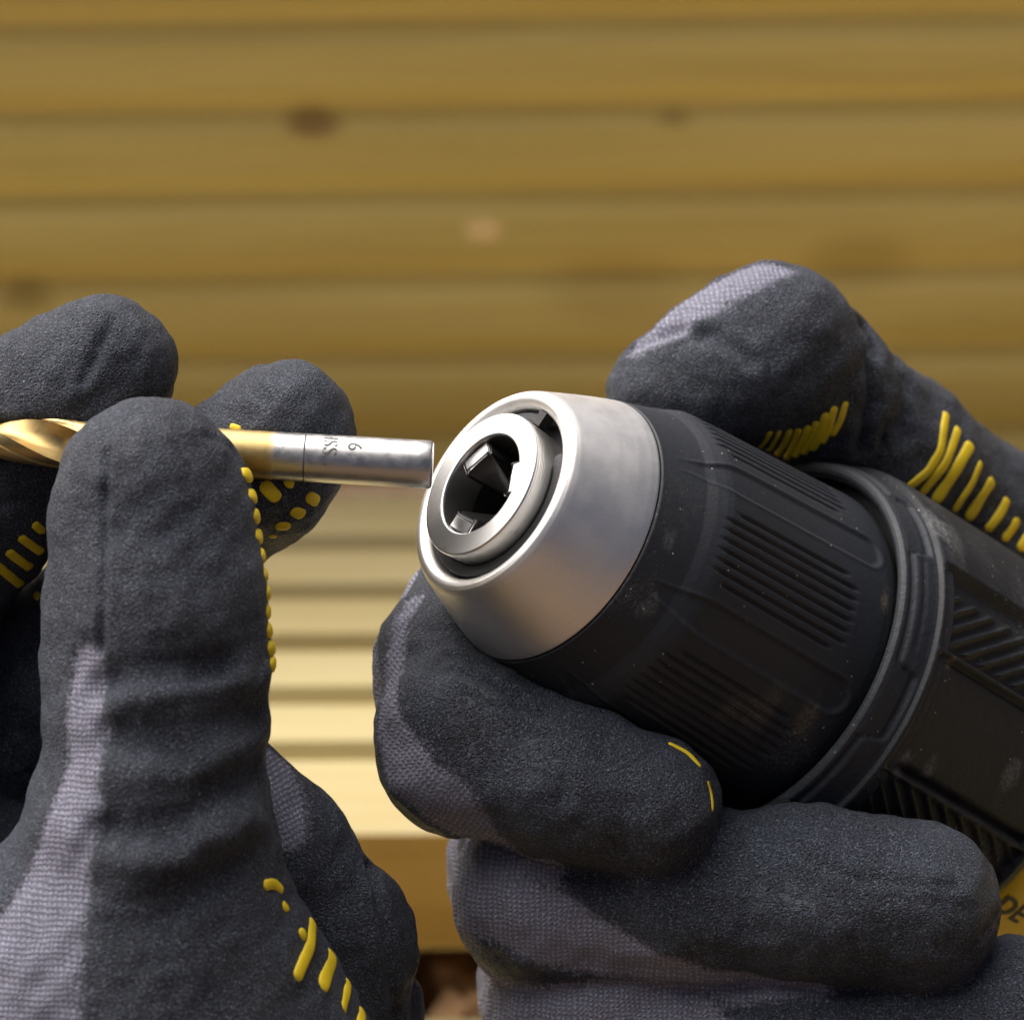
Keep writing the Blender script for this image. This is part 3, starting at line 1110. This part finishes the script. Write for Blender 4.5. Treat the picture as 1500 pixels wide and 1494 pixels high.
mask_r = [
    [(938, 508, None, 24), (985, 470, None, 42), (1040, 434, None, 46), (1100, 404, None, 40), (1142, 398, None, 22)],
    [(890, 425, -560, 90), (1110, 300, -560, 92)],
    [(606, 880, None, 20), (580, 960, None, 20), (566, 1040, None, 32), (588, 1110, None, 46), (650, 1178, None, 50), (740, 1240, None, 46), (800, 1268, None, 30)],
    [(545, 860, -400, 96), (500, 1040, -230, 108), (550, 1200, -190, 100), (700, 1310, -180, 88)],
    [(640, 1290, -380, 90), (690, 1410, -260, 95), (900, 1480, -190, 70)],
    [(700, 1268, None, 46), (730, 1325, None, 62), (800, 1362, None, 60), (880, 1392, None, 48), (980, 1425, None, 40), (1090, 1440, None, 32), (1200, 1450, None, 18)],
    [(700, 1500, -330, 190), (960, 1560, -150, 150)],
]
creases_r = [([(1256, 450), (1274, 520), (1276, 590), (1262, 655)], 13, 13), ([(1302, 505), (1322, 560), (1326, 640)], 15, 8),
             ([(926, 512), (985, 486), (1045, 494), (1100, 528)], 11, 6), ([(985, 530), (1000, 505), (1030, 500)], 8, 3),
             ([(660, 985), (710, 1000), (765, 1036)], 9, 6), ([(690, 1020), (740, 1040), (800, 1052)], 8, 4),
             ([(1150, 1240), (1250, 1290), (1400, 1300)], 8, 2.5), ([(655, 960), (690, 975), (740, 1010)], 7, 5), ([(905, 1230), (960, 1290), (985, 1345)], 9, 4), ([(1080, 1225), (1100, 1290), (1090, 1370)], 9, 3.5), ([(800, 1075), (830, 1130), (820, 1190)], 9, 3), ([(1320, 1452), (1410, 1405), (1455, 1340)], 8, 3)]
rbox = ((-280, 1150), (-1150, 420), (-1500, 120))
rdata = build_glove('right', list(RD_.values()), 16.0, rbox, drill_cut, mask_r, 2.0, 3, creases_r)
rbase = W(P(1600, 1500, -820))
rhand = thing('gloved_hand', 'gloved hand wrapped round the black drill chuck, thumb on top and fingers below', 'gloved hand', Matrix.Translation(rbase))
glove_object(rdata, rhand, rbase)
z4 = lambda a: [(850 + x / 2.308, 360 + y / 2.308) for x, y in a]
for a, w in (([(605, 685), (628, 660), (645, 625)], 9), ([(635, 695), (660, 660), (675, 622)], 9), ([(663, 712), (692, 668), (710, 618)], 10), ([(693, 724), (722, 675), (740, 615)], 10),
             ([(722, 718), (752, 668), (772, 605)], 10), ([(752, 708), (780, 655), (800, 590)], 10), ([(780, 695), (812, 640), (832, 562)], 12), ([(812, 670), (840, 615), (862, 540)], 12), ([(850, 645), (880, 590), (900, 525)], 11)):
    bar_from_px(rdata[4], z4(a), w * 1.2, rhand, rbase)
z6 = lambda a: [(1280 + x / 4.982, 560 + y / 4.982) for x, y in a]
for a, w in (([(245, 775), (400, 650), (490, 500), (530, 220)], 11), ([(340, 820), (530, 590), (620, 330)], 12), ([(440, 880), (600, 640), (715, 440)], 15), ([(580, 950), (720, 740), (785, 580)], 10),
             ([(680, 1010), (800, 820), (875, 705)], 15), ([(820, 1090), (930, 950), (980, 840)], 12), ([(940, 1160), (1020, 1060), (1055, 985)], 12), ([(1060, 1230), (1110, 1150), (1150, 1090)], 12)):
    bar_from_px(rdata[4], z6(a), w * 1.45, rhand, rbase)
bar_from_px(rdata[4], [(978, 1087), (1008, 1102), (1028, 1124)], 9, rhand, rbase)
bar_from_px(rdata[4], [(1036, 1142), (1043, 1165), (1044, 1190)], 9, rhand, rbase)

# ---------------------------------------------- left-hand side: the hand pinching the bit
def on_thumb(x, y):
    """depth of the thumb's near side"""
    r = np.interp(y, [700, 900, 1060, 1220, 1330], [140, 148, 156, 167, 200])
    return np.interp(y, [700, 900, 1060, 1220, 1330], [178, 190, 200, 205, 190]) + math.sqrt(max(r * r - (x - 226) ** 2, 0.08 * r * r))


FOLDS = []
for poly, w_, dep in (([(152, 1006), (190, 988), (241, 975), (285, 976), (330, 968)], 20, 19), ([(165, 1082), (258, 1086), (308, 1066), (378, 1040)], 22, 17),
                      ([(156, 1216), (241, 1210), (308, 1168), (380, 1130)], 25, 21), ([(235, 1326), (308, 1304), (366, 1258)], 24, 20),
                      ([(165, 1030), (241, 1022), (330, 1002), (385, 985)], 17, -9), ([(165, 1135), (280, 1132), (375, 1092)], 22, -8), ([(150, 1272), (260, 1258), (375, 1200)], 22, -10)):
    for (xa, ya), (xb, yb) in zip(poly[:-1], poly[1:]):
        for q in range(3):
            f0, f1 = q / 3, (q + 1) / 3
            pa = (xa + (xb - xa) * f0, ya + (yb - ya) * f0); pb = (xa + (xb - xa) * f1, ya + (yb - ya) * f1)
            FOLDS.append(((*pa, on_thumb(*pa)), (*pb, on_thumb(*pb)), w_, dep))
FOLDS = [FOLDS]      # one connected family: the strongest one counts at each place

LD_ = dict(
    thumb=Digit([(222, 722, 178, 138), (230, 900, 190, 142), (227, 1060, 200, 149), (220, 1220, 205, 157), (150, 1440, 150, 240), (60, 1640, 60, 330)], 48,
                extra=[((218, 1230, 205, 165), (250, 1590, 110, 320)), ((165, 780, 200, 74), (146, 960, 200, 68)), ((288, 780, 192, 68), (316, 970, 200, 64))],
                dents=FOLDS),
    index=Digit([(405, 650, -125, 103), (360, 690, -140, 108), (250, 790, -190, 108), (110, 960, -330, 112), (-40, 1180, -520, 140)], 40,
                extra=[((420, 625, -110, 92), (405, 700, -95, 82))],
                dents=[((290, 600, -90), (380, 560, -60), 40, 8)]),
    middle=Digit([(150, 540, -130, 106), (80, 600, -140, 122), (-40, 720, -160, 135), (-160, 900, -300, 140), (-240, 1200, -480, 160)], 40,
                 dents=[((150, 520, -20), (118, 560, -20), 9, 4)]),
    ring=Digit([(280, 1140, -80, 112), (395, 1265, -75, 116), (486, 1378, -90, 112), (485, 1570, -110, 115)], 40,
               dents=[((520, 1215, 10), (560, 1330, 10), 10, 6), ((560, 1330, 10), (582, 1494, 10), 10, 7)]),
    little=Digit([(450, 1310, -140, 98), (520, 1480, -160, 90), (540, 1640, -160, 90)], 30),
    palm=Digit([(-80, 1250, -520, 170), (150, 1420, -330, 190), (300, 1620, -180, 240)], 100, extra=[((-290, 880, -220, 170), (-330, 1500, -60, 200)), ((-330, 1500, -60, 200), (-250, 1750, -100, 300)), ((-80, 1250, -520, 170), (-330, 1500, -60, 200)), ((60, 1640, 60, 330), (-150, 2100, 0, 380))]),  # extra includes unseen hand mass at left, added to keep sun off the gap
)
mask_l = [
    [(128, 968, None, 26), (122, 1060, None, 34), (108, 1180, None, 38), (80, 1300, None, 52), (40, 1400, None, 78), (10, 1485, None, 112)],
    [(408, 1120, None, 34), (420, 1210, None, 34)],
]


def bit_cut(X, Y, Z):
    px, py, pz = X - BIT_END[0], Y - BIT_END[1], Z - BIT_END[2]
    t = px * bx[0] + py * bx[1] + pz * bx[2]
    rr = np.sqrt(np.maximum(px * px + py * py + pz * pz - t * t, 0))
    return (np.maximum(rr - BR, t) - 0.5).astype(np.float32)


creases_l = [([(159, 665), (155, 760), (154, 860), (150, 950)], 6, 6), ([(165, 470), (150, 500), (122, 560)], 7, 4), ([(520, 1215), (552, 1310), (570, 1400), (580, 1494)], 9, 9),
             ([(440, 1110), (480, 1190), (500, 1280)], 8, 3), ([(300, 640), (335, 655), (355, 690)], 7, 2.5)]
lbox = ((-1150, 30), (-1300, 340), (-560, 520))
ldata = build_glove('left', list(LD_.values()), 14.0, lbox, bit_cut, mask_l, 2.0, 5, creases_l)
lbase = W(P(60, 1640, 60))
lhand = thing('gloved_hand', 'gloved hand pinching the gold drill bit, its long thumb nearest and pointing up', 'gloved hand', Matrix.Translation(lbase))
glove_object(ldata, lhand, lbase)
z5 = lambda a: [(x / 3.571, 560 + y / 3.571) for x, y in a]
for a, w in (([(-30, 945), (40, 1005), (115, 1065)], 15), ([(35, 880), (100, 930), (165, 975)], 15), ([(98, 805), (160, 850), (225, 895)], 14), ([(170, 735), (230, 785), (290, 830)], 14), ([(240, 655), (300, 700), (340, 740)], 12),
             ([(228, 1010), (240, 1025), (252, 1040)], 11), ([(180, 1105), (195, 1118), (205, 1130)], 12)):
    bar_from_px(ldata[4], z5(a), w, lhand, lbase, clampd=75)
z1 = lambda a: [(x / 2.3077, 400 + y / 2.3077) for x, y in a]
for a, w in (([(885, 705), (912, 738), (945, 770)], 18), ([(960, 700), (980, 712), (995, 718)], 12), ([(1036, 748), (1058, 764), (1078, 775)], 16), ([(985, 800), (1008, 812), (1032, 818)], 16),
             ([(930, 852), (955, 858), (985, 852)], 15), ([(910, 885), (920, 890), (935, 888)], 10), ([(775, 515), (795, 520), (815, 530)], 8)):
    bar_from_px(ldata[4], z1(a), w * 1.2, lhand, lbase, clampd=90)
for (x, y) in ((371, 696), (376, 727), (380, 756), (383, 786), (384, 814), (385, 841), (387, 868), (389, 896), (390, 923), (391, 949), (392, 973)):
    c = P(228, y, 190)
    dirs = [(math.sin(math.radians(a)), 0.0, math.cos(math.radians(a))) for a in np.linspace(80, 128, 12)]
    bar_round(ldata[4], c, dirs, 23, lhand, lbase, 7)
z2 = lambda a: [(x / 2.3077, 900 + y / 2.3077) for x, y in a]
for a, w in (([(890, 918), (925, 905), (958, 935)], 14), ([(955, 975), (965, 990), (975, 1005)], 13), ([(1012, 1060), (1022, 1078), (1035, 1095)], 15), ([(1058, 1035), (1050, 1120), (1000, 1235)], 17),
             ([(1122, 1085), (1122, 1170), (1088, 1265)], 20), ([(1168, 1165), (1178, 1250), (1160, 1335)], 15), ([(1212, 1265), (1226, 1340), (1215, 1420)], 17), ([(1262, 1345), (1280, 1410), (1272, 1480)], 16)):
    bar_from_px(ldata[4], z2(a), w * 1.2, lhand, lbase, dmin=80)

# lettering on the yellow housing
lt = text_mesh('lettering', 'DE', 50, 0.025)
wrap_drill(lt, 1028, 117.5, 344.5)
lt.materials.append(M_INK)
link('lettering', lt, None, drill)
